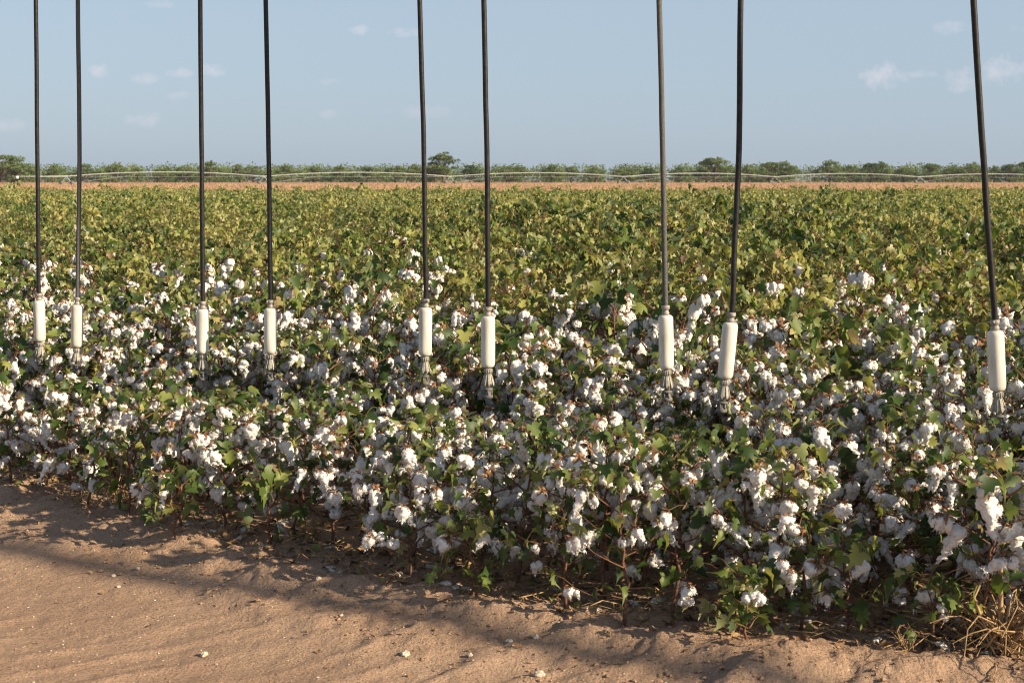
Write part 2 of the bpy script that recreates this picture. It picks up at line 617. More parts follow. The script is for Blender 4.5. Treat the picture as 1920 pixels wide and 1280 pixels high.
def boll_mesh(seed, kind):
    """Lint of one open boll: locks swelling out of the bur, or pulled out into hanging strands."""
    rnd = random.Random(seed)
    mb = bpy.data.metaballs.new('lintball%dx' % seed)
    mb.resolution = mb.render_resolution = .0062 if kind != 'strand' else .0068
    mb.threshold = .6

    def ball(x, y, z, r):
        e = mb.elements.new()
        e.co = (x, y, z)
        e.radius = r * 1.74
    nl = rnd.choice((4, 4, 5))
    a0 = rnd.random() * 6.28
    for k in range(nl):
        a = a0 + k * 6.283 / nl + rnd.gauss(0, .12)
        sc = rnd.uniform(.85, 1.15)
        for q, (rr, zz, rad) in enumerate(((.012, .004, .011), (.019, -.002, .0135), (.022, -.012, .012), (.019, -.022, .009))):
            ball(rr * sc * math.cos(a), rr * sc * math.sin(a), zz + rnd.gauss(0, .003), rad * sc)
            if rnd.random() < .5:
                ball(rr * sc * math.cos(a + .35) * 1.1, rr * sc * math.sin(a + .35) * 1.1, zz + rnd.gauss(0, .006), .007)
    if kind in ('droop', 'strand'):
        # locks pulled out of the bur: a lumpy mass sagging downwards, thinning to a wisp
        a = rnd.random() * 6.28
        L = rnd.uniform(.10, .19) if kind == 'strand' else rnd.uniform(.045, .085)
        dx, dy = rnd.gauss(0, .35), rnd.gauss(0, .35)
        for q in range(rnd.choice((1, 2, 2))):
            x, y = rnd.gauss(0, .011), rnd.gauss(0, .011)
            Lq = L * rnd.uniform(.6, 1.1)
            n = int(Lq / .010)
            wx = wy = 0
            for i in range(n):
                f = i / max(1, n - 1)
                wx += rnd.gauss(0, .0035)
                wy += rnd.gauss(0, .0035)
                rad = (.0195 * (1 - f) + .0058 * f) * rnd.uniform(.7, 1.35)
                X, Y_, Z = x + wx + dx * Lq * f, y + wy + dy * Lq * f, -.014 - Lq * f
                ball(X, Y_, Z, rad)
                if rnd.random() < .5:
                    ball(X + rnd.gauss(0, .013), Y_ + rnd.gauss(0, .013), Z, rad * .65)
    o = bpy.data.objects.new('lintball%dx' % seed, mb)
    col.objects.link(o)
    bpy.context.view_layer.update()
    dg = bpy.context.evaluated_depsgraph_get()
    me = bpy.data.meshes.new_from_object(o.evaluated_get(dg))
    bpy.data.objects.remove(o)
    bpy.data.metaballs.remove(mb)
    bm = bmesh.new()
    bm.from_mesh(me)
    bmesh.ops.triangulate(bm, faces=bm.faces[:])
    bm.normal_update()
    off = Vector((seed * 3.1, seed * 1.7, 0))
    for v in bm.verts:
        p = v.co
        d = mnoise.fractal(p * 85 + off, .8, 2.1, 4) * .0055 - abs(mnoise.noise(p * 60 + off)) * .005
        v.co = p + v.normal * d
    bm.to_mesh(me)
    bm.free()
    V = np.zeros(len(me.vertices) * 3)
    me.vertices.foreach_get('co', V)
    T = np.zeros(len(me.loops), int)
    me.loops.foreach_get('vertex_index', T)
    N_ = np.zeros(len(V))
    me.vertices.foreach_get('normal', N_)
    bpy.data.meshes.remove(me)
    V, T, N_ = V.reshape(-1, 3), T.reshape(-1, 3), N_.reshape(-1, 3)
    wb = MB()
    wb.add(V, T)
    for k in range(46 if kind == 'compact' else 80):
        j = rnd.randrange(len(V))
        p, n_ = V[j], N_[j]
        d = n_ + np.array([rnd.gauss(0, .6), rnd.gauss(0, .6), rnd.gauss(-.35, .5)])
        d /= np.linalg.norm(d)
        L = rnd.uniform(.005, .016)
        sd = np.cross(d, n_ + np.array((.01, .02, .3)))
        sd = sd / (np.linalg.norm(sd) + 1e-9) * rnd.uniform(.0007, .0017)
        dn = np.array((0, 0, -L * .35))
        wb.add([p - sd - d * .001, p + sd - d * .001, p + d * L * .55 + sd * .7 + dn * .3, p + d * L * .55 - sd * .7 + dn * .3, p + d * L + dn], [(0, 1, 2), (0, 2, 3), (3, 2, 4)])
    V, T, _, _ = wb.arrays()
    return V, T


BOLLS = {'compact': [boll_mesh(100 + i, 'compact') for i in range(6)],
         'droop': [boll_mesh(200 + i, 'droop') for i in range(6)],
         'strand': [boll_mesh(300 + i, 'strand') for i in range(5)]}


def bur_arrays(seed):
    rnd = random.Random(seed)
    mb = MB()
    a0 = rnd.random() * 6
    for k in range(4):                         # dry carpel points clasping the lint from above
        a = a0 + k * 1.5708
        c, s = math.cos(a), math.sin(a)
        P = []
        for (r, z, w) in ((.004, .020, .006), (.014, .019, .008), (.024, .013, .007), (.033, .002 + rnd.gauss(0, .004), .001)):
            P += [(r * c - w * s, r * s + w * c, z), (r * c * 1.05, r * s * 1.05, z - .004), (r * c + w * s, r * s - w * c, z)]
        T = []
        for i in range(3):
            b = i * 3
            T += [(b, b + 3, b + 4), (b, b + 4, b + 1), (b + 1, b + 4, b + 5), (b + 1, b + 5, b + 2)]
        mb.add(P, T, 3)
    for k in range(3):                         # papery bracts
        a = a0 + .5 + k * 2.094
        c, s = math.cos(a), math.sin(a)
        P = [(.003 * c, .003 * s, .024), (.012 * c - .010 * s, .012 * s + .010 * c, .026), (.012 * c + .010 * s, .012 * s - .010 * c, .026),
             (.022 * c - .007 * s, .022 * s + .007 * c, .032), (.022 * c + .007 * s, .022 * s - .007 * c, .03), (.031 * c, .031 * s, .030 + rnd.gauss(0, .006))]
        mb.add(P, [(0, 2, 1), (1, 2, 4), (1, 4, 3), (3, 4, 5)], 3)
    return mb.arrays()


BURS = [bur_arrays(i) for i in range(3)]
LINT_ME = {k: [mesh_np('boll', V, T, [M_LINT]) for V, T in v] for k, v in BOLLS.items()}


def both(k, i):
    mb = MB()
    V, T = BOLLS[k][i]
    mb.add(V, T, 0)
    bV, bT, bM, bC = BURS[i % 3]
    mb.add(bV, bT, 1)
    return mb.mesh('boll', [M_LINT, M_BUR])


LINTBUR_ME = {k: [both(k, i) for i in range(len(v))] for k, v in BOLLS.items()}
BUR_ME = [mesh_np('bur', V, T, [M_BUR], smooth=False) for V, T, M_, C_ in BURS]
gb = MB()
gb.lathe([(0.0005, -.017), (.004, -.012), (.0125, -.003), (.0155, .006), (.013, .015), (.006, .021), (.0005, .022)], 12)
GB_V, GB_T, _, _ = gb.arrays()
GB_ME = mesh_np('green_boll', GB_V, GB_T, [M_GBOLL])


def make_plant(seed, H, leafy, nboll, p_strand, p_droop, yellow, bare=.14, spread=1.0, lsize=1.0, upper=0.0, ngreen=1):
    """Arrays of one cotton plant: stem, foliage, places of its bolls."""
    rnd = random.Random(seed)
    st, fo = MB(), MB()
    lean = (rnd.gauss(0, .06), rnd.gauss(0, .06))
    nn = max(7, int(H / .040))
    path = []
    for i in range(nn + 1):
        f = i / nn
        path.append(Vector((lean[0] * f * H * 2 + rnd.gauss(0, .006), lean[1] * f * H * 2 + rnd.gauss(0, .006), f * H - (.04 if i == 0 else 0))))
    st.tube(path, [.0075 * (1 - .75 * i / nn) * (H / .6) ** .3 for i in range(nn + 1)], 6, 0)
    tips = []
    az = rnd.random() * 6.28

    def tintf(h):
        r = rnd.random()
        if r < .02 + .04 * yellow:
            return rnd.uniform(.84, .98)
        if r < .12 + .34 * yellow:
            return rnd.uniform(.64, .84)
        return min(.8, max(0, rnd.gauss(.34 + .30 * yellow, .17)))

    def leaf_at(p, a, f):
        pl = rnd.uniform(.03, .085) * lsize
        o = Vector((math.cos(a), math.sin(a), rnd.uniform(.1, .7))).normalized()
        q = p + o * pl
        st.tube([p, p + o * pl * .55 + Vector((0, 0, .008)), q], [.0016, .0013, .001], 3, 4)
        add_leaf(fo, q, (math.cos(a), math.sin(a), 0), rnd.uniform(.026, .056) * lsize, rnd, tintf(f), wilt=.35 if rnd.random() < .3 else rnd.uniform(0, .2))

    for i in range(nn):
        f = (i + .5) / nn
        if f < bare:
            continue
        p = path[i].lerp(path[i + 1], .5)
        az += 2.4 + rnd.gauss(0, .3)
        prof = (1 - f) ** .6 * (.35 + .65 * min(1, f / .3))
        L = (.06 + .27 * prof) * spread * rnd.uniform(.7, 1.2) * (H / .7) ** .4
        rise = .25 + .5 * f
        pts = [p]
        a = az
        for k in range(3):
            a += rnd.gauss(0, .3)
            d = Vector((math.cos(a), math.sin(a), rise + rnd.gauss(0, .2))).normalized()
            pts.append(pts[-1] + d * (L / 3))
        st.tube(pts, [.0038, .0032, .0025, .0016], 4, 0)
        for k in (1, 2, 3):
            tips.append((pts[k], f, a, k))
            for q in range(4):
                if rnd.random() < leafy * (.5 + .5 * f) * (1, .85, .7, .5)[q]:
                    leaf_at(pts[k], a + rnd.gauss(0, 1.0) + (q * 2.2), f)
        if rnd.random() < leafy:
            leaf_at(p, az + 1.5 + rnd.gauss(0, .5), f)
    for k in range(3):
        leaf_at(path[-1], rnd.random() * 6.28, 1)
    # bolls hang at the outer nodes
    w = [(k + .5) * (1.0 if (upper == 0 or f > upper) else .25) * (1 if f < .9 else .4) for (_, f, _, k) in tips]
    bolls = []
    used = set()
    for b in range(nboll):
        for _try in range(20):
            j = rnd.choices(range(len(tips)), w)[0]
            if j not in used:
                break
        used.add(j)
        p, f, a, k = tips[j]
        r = rnd.random()
        kind = 'strand' if r < p_strand else ('droop' if r < p_strand + p_droop else 'compact')
        if kind == 'strand' and p.z < .2:
            kind = 'droop'
        q = p + Vector((math.cos(a), math.sin(a), 0)) * .02 + Vector((0, 0, -.012))
        tl = .9 if kind == 'compact' else .22
        ng = 2 if rnd.random() < .38 else 1
        for g_ in range(ng):
            off = Vector((rnd.gauss(0, .024), rnd.gauss(0, .024), rnd.gauss(0, .024))) if g_ else Vector((0, 0, 0))
            sc = rnd.uniform(.58, .95) * (1.0 if kind != 'compact' else 1)
            bolls.append((tuple(q + off), (rnd.gauss(0, tl), rnd.gauss(0, tl), rnd.random() * 6.28), sc, kind if not g_ else 'compact', rnd.randrange(5)))
    greens = []
    for b in range(ngreen):
        p, f, a, k = rnd.choice(tips)
        greens.append((tuple(p + Vector((math.cos(a), math.sin(a), .3)) * .02), (rnd.gauss(0, .6), rnd.gauss(0, .6), 0), rnd.uniform(.6, .85)))
    return {'H': H, 'stem': st, 'fol': fo, 'bolls': bolls, 'greens': greens}


VAR = {
    'S': [make_plant(130 + i, .27, .75, n, 0, .3, .15, bare=.08, spread=.9, lsize=1.1, ngreen=0) for i, n in enumerate((0, 1, 0, 2))],
    'A': [make_plant(10 + i, .56, .46, n, .42, .36, .10, bare=.17, spread=.95, lsize=1.04, ngreen=1) for i, n in enumerate((16, 20, 13, 22, 18, 21, 12, 19))],
    'B': [make_plant(40 + i, .72, .44, n, .09, .45, .28, spread=1.0, upper=.4, lsize=.9, ngreen=2) for i, n in enumerate((28, 31, 24, 32, 27, 30, 28, 33))],
    'C': [make_plant(70 + i, .92, .62, n, .04, .25, .72, spread=.95, upper=.5, ngreen=3) for i, n in enumerate((11, 15, 8, 13, 9, 14))],
    'D': [make_plant(90 + i, 1.02, 0.82, n, 0, .2, .95, spread=1.0, upper=.5, lsize=.98, ngreen=3) for i, n in enumerate((0, 0, 0, 0, 0, 0))],
}


def proto_objects(v, sub):
    """The thing's root Empty with its parts, built once per variant and kind of detail."""
    root = bpy.data.objects.new('cotton_plant', None)
    root.empty_display_size = .1
    kids = []
    s = bpy.data.objects.new('stem', v['stem_me'])
    s.parent = root
    f = bpy.data.objects.new('foliage', v['fol_me'])
    f.parent = root
    kids += [(s, []), (f, [])]
    for (p, e, sc, kind, i) in v['bolls']:
        b = bpy.data.objects.new('boll', LINT_ME[kind][i] if sub else LINTBUR_ME[kind][i])
        b.location, b.rotation_euler, b.scale = p, e, (sc, sc, sc)
        b.parent = root
        g = []
        if sub:
            u = bpy.data.objects.new('bur', BUR_ME[i % 3])
            u.parent = b
            g.append(u)
        kids.append((b, g))
    for (p, e, sc) in v['greens']:
        b = bpy.data.objects.new('green_boll', GB_ME)
        b.location, b.rotation_euler, b.scale = p, e, (sc, sc, sc)
        b.parent = root
        kids.append((b, []))
    return root, kids


def stamp(proto, loc, rz, sc, used=[]):
    """Link the prototype itself the first time, copies of it and of each part afterwards."""
    root, kids = proto
    first = id(root) not in used
    if first:
        used.append(id(root))
    r = root if first else root.copy()
    col.objects.link(r)
    r.location, r.rotation_euler, r.scale = loc, (0, 0, rz), sc
    for k, subs in kids:
        c = k if first else k.copy()
        col.objects.link(c)
        c.parent = r
        for g in subs:
            d = g if first else g.copy()
            col.objects.link(d)
            d.parent = c
    return r


for key, vs in VAR.items():
    for v in vs:
        v['stem_me'] = v['stem'].mesh('stem', PLANT_MATS)
        v['fol_me'] = v['fol'].mesh('foliage', PLANT_MATS)
        mb = MB()
        for src in (v['stem'], v['fol']):
            V, T, Mi, C = src.arrays()
            mb.V.append(V); mb.T.append(T + mb.n); mb.M.append(Mi); mb.C.append(C); mb.n += len(V)
        for (p, e, sc, kind, i) in v['bolls']:
            Rm = np.array(Euler(e).to_matrix()) * sc
            V, T = BOLLS[kind][i]
            mb.add(V @ Rm.T + np.array(p), T, 2)
            bV, bT, bM, bC = BURS[i % 3]
            mb.add(bV @ Rm.T + np.array(p), bT, 3)
        v['all'] = mb.arrays()
        # far version: folded diamonds for blades, upper leaves only
        P = []
        fV, fT, fM, fC = v['fol'].arrays()
        nl = len(fV) // 16
        L = fV.reshape(nl, 16, 3)
        C = fC.reshape(nl, 16)[:, 0]
        keep = L[:, 0, 2] > .42 * v['H']
        L, C = L[keep], C[keep]
        nl = len(L)
        Q = np.stack([L[:, 0], L[:, 6], L[:, 3], L[:, 12], L[:, 1]], 1)
        base = (np.arange(nl) * 5)[:, None, None]
        tri = np.array([(0, 1, 4), (1, 2, 4), (0, 4, 3), (4, 2, 3)])[None]
        v['far'] = (Q.reshape(-1, 3), (base + tri).reshape(-1, 3), np.full(nl * 4, 1), np.repeat(C, 5))


def canopy_h(t, x, y):
    return np.interp(t, [0, .5, 1.2, 2.4, 3.6, 7, 12], [.50, .58, .70, .84, .94, 1.03, 1.06])


places = []                         # (x, y, t, kind)
prnd = random.Random(5)
for row in range(0, 40):
    t0 = row * .34 if row < 11 else 3.74 + (row - 11) * .42
    x = -9.0
    while x < 9.0:
        x += prnd.uniform(.12, .215) if row < 11 else prnd.uniform(.15, .27)
        xx = x + prnd.gauss(0, .02)
        sl = float((edge_y(xx + .3) - edge_y(xx - .3)) / .6)
        yy = float(edge_y(xx)) + (t0 + prnd.gauss(0, .07)) * math.sqrt(1 + sl * sl)
        if yy > 15 or yy < 2.6:
            continue
        px, py = to_px(xx, yy, .4)
        if not (-500 < px < 2550):
            continue
        if row == 0 and prnd.random() < .22:
            continue
        places.append((xx, yy, t0, px))
        if row == 0 and prnd.random() < .2:          # seedlings straggling out in front
            y2 = yy - prnd.uniform(.06, .2)
            x2 = xx + prnd.uniform(-.1, .1)
            places.append((x2, y2, -.1, to_px(x2, y2, .1)[0]))
places.sort(key=lambda p: p[1] - .0 * p[0])

seen = [p for p in places if -25 < p[3] < 1945]
seen.sort(key=lambda p: p[1] + .35 * p[0])          # nearest lines of plants first, along the slanting edge
solo = set(id(p) for p in seen[:300])

HOSE_X = [72, 145, 380, 507, 797, 915, 1250, 1365, 1867]
ORD = ['first', 'second', 'third', 'fourth', 'fifth', 'sixth', 'seventh', 'eighth', 'ninth', 'tenth', 'eleventh', 'twelfth', 'thirteenth', 'fourteenth']
NUM = ['no', 'one', 'two', 'three', 'four', 'five', 'six', 'seven', 'eight', 'nine', 'ten', 'eleven', 'twelve', 'thirteen', 'fourteen', 'fifteen', 'sixteen', 'seventeen', 'eighteen', 'nineteen', 'twenty', 'many']


def gap_of(px):
    return sum(1 for h in HOSE_X if h < px)


HOSE_FOOT = [(144, 690, 7.27), (380, 700, 6.92), (509, 720, 6.76), (797, 722, 6.39), (916, 748, 6.0), (1251, 757, 5.71), (1355, 776, 5.45), (1873, 800, 5.07)]
cells = {}
big = MB()


def bake(arr, loc, rz, sc, dt):
    V, T, Mi, C = arr
    c, s = math.cos(rz), math.sin(rz)
    W = np.empty_like(V)
    W[:, 0] = (V[:, 0] * c - V[:, 1] * s) * sc[0] + loc[0]
    W[:, 1] = (V[:, 0] * s + V[:, 1] * c) * sc[1] + loc[1]
    W[:, 2] = V[:, 2] * sc[2] + loc[2]
    big.V.append(W)
    big.T.append(T + big.n)
    big.M.append(Mi)
    big.C.append(np.where(C < .83, np.clip(C + dt, 0, .83), C))
    big.n += len(V)


protos = {}
solos = []
for p in places:
    x, y, t, px = p
    far_k = float(np.interp(x, [-3, -1, .5], [.62, .85, 1.05]))       # the picked-over open bolls reach less deep at the left
    key = 'A' if t < .6 else 'B' if t < 2.3 * far_k else 'C' if t < 3.3 * far_k else 'D'
    if key == 'B' and prnd.random() < .2:
        key = 'A'
    if key == 'C' and prnd.random() < .45:
        key = 'B' if prnd.random() < .3 else 'D'
    if key == 'D' and t < 5.5 and prnd.random() < .12:
        key = 'C'
    if t < 0 or t < .2 and prnd.random() < .2:
        key = 'S'
    vi = prnd.randrange(len(VAR[key]))
    v = VAR[key][vi]
    lump = float(fbm(np.array([x]), np.array([y]), .55, 77, 2)[0])
    h = float(canopy_h(t, x, y)) * (1 + .22 * lump) * prnd.uniform(.9, 1.1)
    if key == 'S':
        h = prnd.uniform(.18, .33)
    if x > -1 and 11 < y < 15:
        h *= 1.03
    if y > 13 and prnd.random() < .06:
        h *= 1.10
    for hx, hy, hyd in HOSE_FOOT:                   # the sprinklers hang clear of the plants before them
        if y < hyd + .08 and abs(px - hx) < 78:
            lim = CAM_H + (point(hx, hy, hyd).z - CAM_H) * y / hyd - .14
            h = min(h, max(.2, lim))
    sz = h / v['H']
    sxy = (sz ** .6) * prnd.uniform(.92, 1.08)
    loc = (x, y, float(ground_z(x, y)))
    rz = prnd.random() * 6.28
    if id(p) in solo:
        sub = t < .9
        k = (key, vi, sub)
        if k not in protos:
            protos[k] = proto_objects(v, sub)
        o = stamp(protos[k], loc, rz, (sxy, sxy, sz))
        solos.append((o, x, y, t, px, h, v))
        cells.setdefault((max(0, round(t / .34)), gap_of(px)), []).append((px, o, h, v))
    else:
        bake(v['all'], loc, rz, (sxy, sxy, sz), prnd.gauss((-.02 if y > 9 else 0) - .3 * lump, .13))
for (row, g), lst in cells.items():
    lst.sort(key=lambda q: q[0])
    for i, (px, o, h, v) in enumerate(lst):
        nb = len(v['bolls'])
        size = 'very small leafy' if h < .34 else 'short' if h < .58 else 'middling' if h < .8 else 'tall'
        look = f'{size} cotton plant, {NUM[min(nb, 20)] if nb <= 20 else "over twenty"} open bolls'
        rowt = 'front row' if row == 0 else ORD[row] + ' row'
        if row > 0:
            rowt = ORD[min(row, 13)] + ' row'
        if g == 0:
            wh = 'left of the first hose'
        else:
            wh = f'{ORD[i]} right of the {ORD[g - 1]} hose'
        tag(o, f'{look}, {rowt}, {wh}' if g else f'{look}, {rowt}, {ORD[i]} from the left picture edge', 'cotton plant', 'cotton plants along the front of the field')

# the field beyond: too many plants to count, baked into one mesh down to the far headland
FAR_END = 62.0
frnd = random.Random(9)
n_far = 0
while n_far < 12500:
    y = 14.7 + (FAR_END - 14.7) * math.sqrt(frnd.random() * .9 + .1 * frnd.random())
    x = frnd.uniform(-1, 1) * (y * .40 + 4)
    v = frnd.choice(VAR['D'])
    lump = float(fbm(np.array([x]), np.array([y]), .35, 77, 2)[0])
    h = (1.06 - .13 * (y - 14.7) / 46) * (1 + .14 * lump) * frnd.uniform(.92, 1.08) * (1.18 if frnd.random() < .025 else 1)
    sz = h / v['H']
    bake(v['far'], (x, y, 0), frnd.random() * 6.28, (1.1, 1.1, sz), frnd.gauss(-.01 + .3 * lump, .14))
    n_far += 1
tag(link('cotton_field', big.mesh('cotton_field', PLANT_MATS)), 'dense green cotton crop stretching back behind the front plants', 'crop', kind='stuff')

# ------------------------------------------------------------------ irrigation drops
M_HOSE = simple_mat('black_hose', (.009, .009, .010), (.024, .023, .023), 60, .45, .25, 600, spec=.28)
M_HOSEG = simple_mat('weathered_hose', (.03, .03, .03), (.15, .148, .138), 420, .7, .3, 700, detail=2)
M_WEIGHT = simple_mat('cream_plastic', (.54, .505, .43), (.74, .71, .64), 45, .45, .15, 90, spec=.45)
wn_ = M_WEIGHT.node_tree.nodes
for nd in [n for n in wn_ if n.type == 'TEX_NOISE']:
    nd.noise_dimensions = '4D'
    oi_ = wn_.new('ShaderNodeObjectInfo')
    mw = wn_.new('ShaderNodeMath')
    mw.operation = 'MULTIPLY'
    mw.inputs[1].default_value = 40
    M_WEIGHT.node_tree.links.new(oi_.outputs['Random'], mw.inputs[0])
    M_WEIGHT.node_tree.links.new(mw.outputs[0], nd.inputs['W'])
    mp = wn_.new('ShaderNodeMapping')
    mp.inputs['Scale'].default_value = (1, 1, .18)
    M_WEIGHT.node_tree.links.new(nd.inputs['Vector'].links[0].from_socket, mp.inputs['Vector'])
    M_WEIGHT.node_tree.links.new(mp.outputs[0], nd.inputs['Vector'])
M_SPRINK = simple_mat('grey_plastic', (.25, .235, .20), (.40, .375, .32), 90, .6, .3, 300)
M_SPRDK = simple_mat('dark_plastic', (.10, .10, .095), (.19, .18, .165), 60, .55)
M_CLAMP = simple_mat('fitting_grey', (.20, .185, .165), (.36, .33, .29), 150, .5, spec=.5)
M_GALV = simple_mat('galvanised_steel', (.36, .36, .35), (.52, .52, .50), 14, .5, spec=.5, metal=.3)

# px at top of frame, mid px (y = 300), px/py of the weight's top, px/py of its bottom, depth
DROPS = [((67, 0), (70, 300), (73, 563), (75, 641), 7.55, 0, .23, 'leftmost irrigation drop, black hose, lower end of its cream weight lost in leaves'),
         ((146, 0), (149, 300), (145, 571), (144, 652), 7.27, 1, -.2, 'second irrigation drop from the left, sun-greyed hose and grey sprinkler below cream weight'),
         ((375, 0), (378, 300), (380, 579), (380, 664), 6.92, 0, .2, 'third irrigation drop from the left, black hose, sprinkler half sunk in white bolls'),
         ((498, 0), (504, 300), (507, 577), (507, 664), 6.76, 0, -.2, 'fourth irrigation drop from the left, black hose, whole grey sprinkler in view'),
         ((787, 0), (795, 300), (798, 576), (797, 668), 6.39, 0, .2, 'left one of the middle pair of irrigation drops, black hose and cream weight'),
         ((907, 0), (913, 300), (915, 592), (915, 690), 6.00, 0, -.2, 'right one of the middle pair of irrigation drops, black hose and cream weight'),
         ((1236, 0), (1243, 300), (1248, 590), (1250, 693), 5.71, 2, .2, 'irrigation drop with grey speckled hose and cream weight, seventh from the left'),
         ((1389, 0), (1385, 300), (1370, 604), (1359, 712), 5.45, 0, -.2, 'tilted irrigation drop, black hose slanting left down to its cream weight'),
         ((1825, 0), (1844, 300), (1866, 619), (1871, 735), 5.07, 0, .2, 'rightmost irrigation drop, black hose slanting right, largest cream weight')]
PIPE_Z = 6.0
PA, PB = Vector((-2.5, 7.57, PIPE_Z)), Vector((1.72, 5.08, PIPE_Z))
pdir = (PB - PA).normalized()
pnor = Vector((-pdir.y, pdir.x, 0))
if pnor.y > 0:
    pnor = -pnor
PA = PA + pnor * .50                       # the pipe runs a little to the road side of its drops
PB = PB + pnor * .50


def sprinkler_meshes():
    body = MB()
    body.lathe([(.0005, .001), (.010, .001), (.0105, -.004), (.0165, -.005), (.0170, -.024), (.0150, -.027), (.0165, -.036), (.0205, -.052), (.0235, -.066), (.0225, -.071), (.0120, -.071), (.0105, -.084), (.0005, -.084)], 20)
    for k in range(14):
        a = k * 2 * math.pi / 14
        body.box((.0172 * math.cos(a), .0172 * math.sin(a), -.0145), (.004, .0035, .018), a)
    fins = MB()
    for k in range(8):
        a = k * 2 * math.pi / 8
        c, s = math.cos(a), math.sin(a)
        P = []
        for (r, z, w) in ((.0150, -.029, .0026), (.0195, -.045, .0036), (.0252, -.063, .0046), (.0262, -.072, .0034), (.0240, -.0775, .0016)):
            for dw in (-w, w):
                P.append(((r + .002) * c - dw * s, (r + .002) * s + dw * c, z))
            for dw in (-w, w):
                P.append(((r - .004) * c - dw * s, (r - .004) * s + dw * c, z))
        T = []
        for i in range(4):
            b = i * 4
            for (p, q) in ((0, 1), (1, 3), (3, 2), (2, 0)):
                T += [(b + p, b + q, b + 4 + q), (b + p, b + 4 + q, b + 4 + p)]
        T += [(16, 17, 19), (16, 19, 18)]
        fins.add(P, T)
    pad = MB()
    pad.lathe([(.0005, -.086), (.011, -.086), (.0205, -.089), (.0212, -.095), (.0165, -.097), (.0150, -.1005), (.0165, -.113), (.0200, -.117), (.0215, -.1195), (.0215, -.128), (.0195, -.131), (.0005, -.131)], 22)
    for k in range(6):
        a = k * 2 * math.pi / 6 + .3
        pad.box((.0185 * math.cos(a), .0185 * math.sin(a), -.107), (.0035, .006, .021), a)
    return body, fins, pad


b_, f_, p_ = sprinkler_meshes()
SPR_ME = b_.mesh('sprinkler', [M_SPRINK])
FIN_ME = f_.mesh('fin_skirt', [M_SPRINK], False)
PAD_ME = p_.mesh('deflector', [M_SPRDK])
wt = MB()
WL = .2206
prof = [(.0005, 0), (.0130, 0), (.0190, -.001), (.0255, -.0045), (.0288, -.0105), (.0300, -.019)]
prof = prof + [(.0302, -.09), (.0302, -.14), (.0298, -WL + .022), (.0285, -WL + .012), (.0245, -WL + .004), (.0180, -WL + .0005), (.0120, -WL), (.0005, -WL)]
wt.lathe(prof, 40)
WEIGHT_ME = wt.mesh('weight', [M_WEIGHT])
cl = MB()
cl.lathe([(.0005, .0005), (.0135, .0005), (.0150, .003), (.0150, .011), (.0125, .013), (.0125, .0225), (.0165, .0235), (.0172, .026), (.0172, .036), (.0160, .038), (.0138, .0385)], 20)
cl.box((.0185, 0, .031), (.008, .009, .009))
CLAMP_ME = cl.mesh('hose_clamp', [M_CLAMP])

hose_top = []
for i, (pt, pm, pw, pb, Y, worn, side, lab) in enumerate(DROPS):
    wtop = point(pw[0], pw[1], Y)
    wbot = point(pb[0], pb[1], Y)
    axis_v = (wtop - wbot).normalized()
    root = link('irrigation_drop', None, None, wtop)
    root.empty_display_size = .1
    tag(root, lab, 'irrigation drop', 'irrigation drops hanging over the field edge')
    q = Vector((0, 0, 1)).rotation_difference(axis_v)
    root.rotation_mode = 'QUATERNION'
    root.rotation_quaternion = q
    root.rotation_quaternion = q @ Matrix.Rotation(i * 1.3, 3, 'Z').to_quaternion()
    link('weight', WEIGHT_ME, root)
    link('hose_clamp', CLAMP_ME, root)
    sp_ = link('sprinkler', SPR_ME, root, (0, 0, -WL))
    link('fin_skirt', FIN_ME, sp_)
    link('deflector', PAD_ME, sp_)
    # hose, in world space, turned into the root's space
    m_ = point(pm[0], pm[1], Y)
    t_ = point(pt[0], pt[1], Y)
    e_ = (t_ - m_) / (t_.z - m_.z)
    up = t_ + e_ * (PIPE_Z - .1 - t_.z)
    k = (up.xy - PA.xy).dot(pdir.xy)
    ctrl = [wtop + axis_v * .012, wtop + axis_v * .09, m_.lerp(wtop, .5), m_, t_, t_.lerp(up, .5), up]
    # Catmull-Rom through the control points
    C = [ctrl[0] - (ctrl[1] - ctrl[0])] + ctrl + [ctrl[-1] + (ctrl[-1] - ctrl[-2])]
    P = []
    for a in range(1, len(C) - 2):
        p0, p1, p2, p3 = C[a - 1], C[a], C[a + 1], C[a + 2]
        for s in range(10):
            u = s / 10
            P.append(.5 * ((2 * p1) + (p2 - p0) * u + (2 * p0 - 5 * p1 + 4 * p2 - p3) * u * u + (3 * p1 - p0 - 3 * p2 + p3) * u ** 3))
    P.append(ctrl[-1])
    hm = MB()
    inv = (Matrix.Translation(wtop) @ root.rotation_quaternion.to_matrix().to_4x4()).inverted()
    nP = len(P)
    for j in range(12, nP - 1):
        am = .0005 * min(1, (j - 12) / 10)
        P[j] = P[j] + Vector((am * (math.sin(j * .55 + i * 2.1) + .6 * math.sin(j * 1.07 + i)), am * math.cos(j * .47 + i), 0))
    hm.tube([inv @ p for p in P], .0111, 12, 0, cap=True)
    link('hose', hm.mesh('hose', [M_HOSEG if worn else M_HOSE]), root)
    hose_top.append((P[-1], side, k))

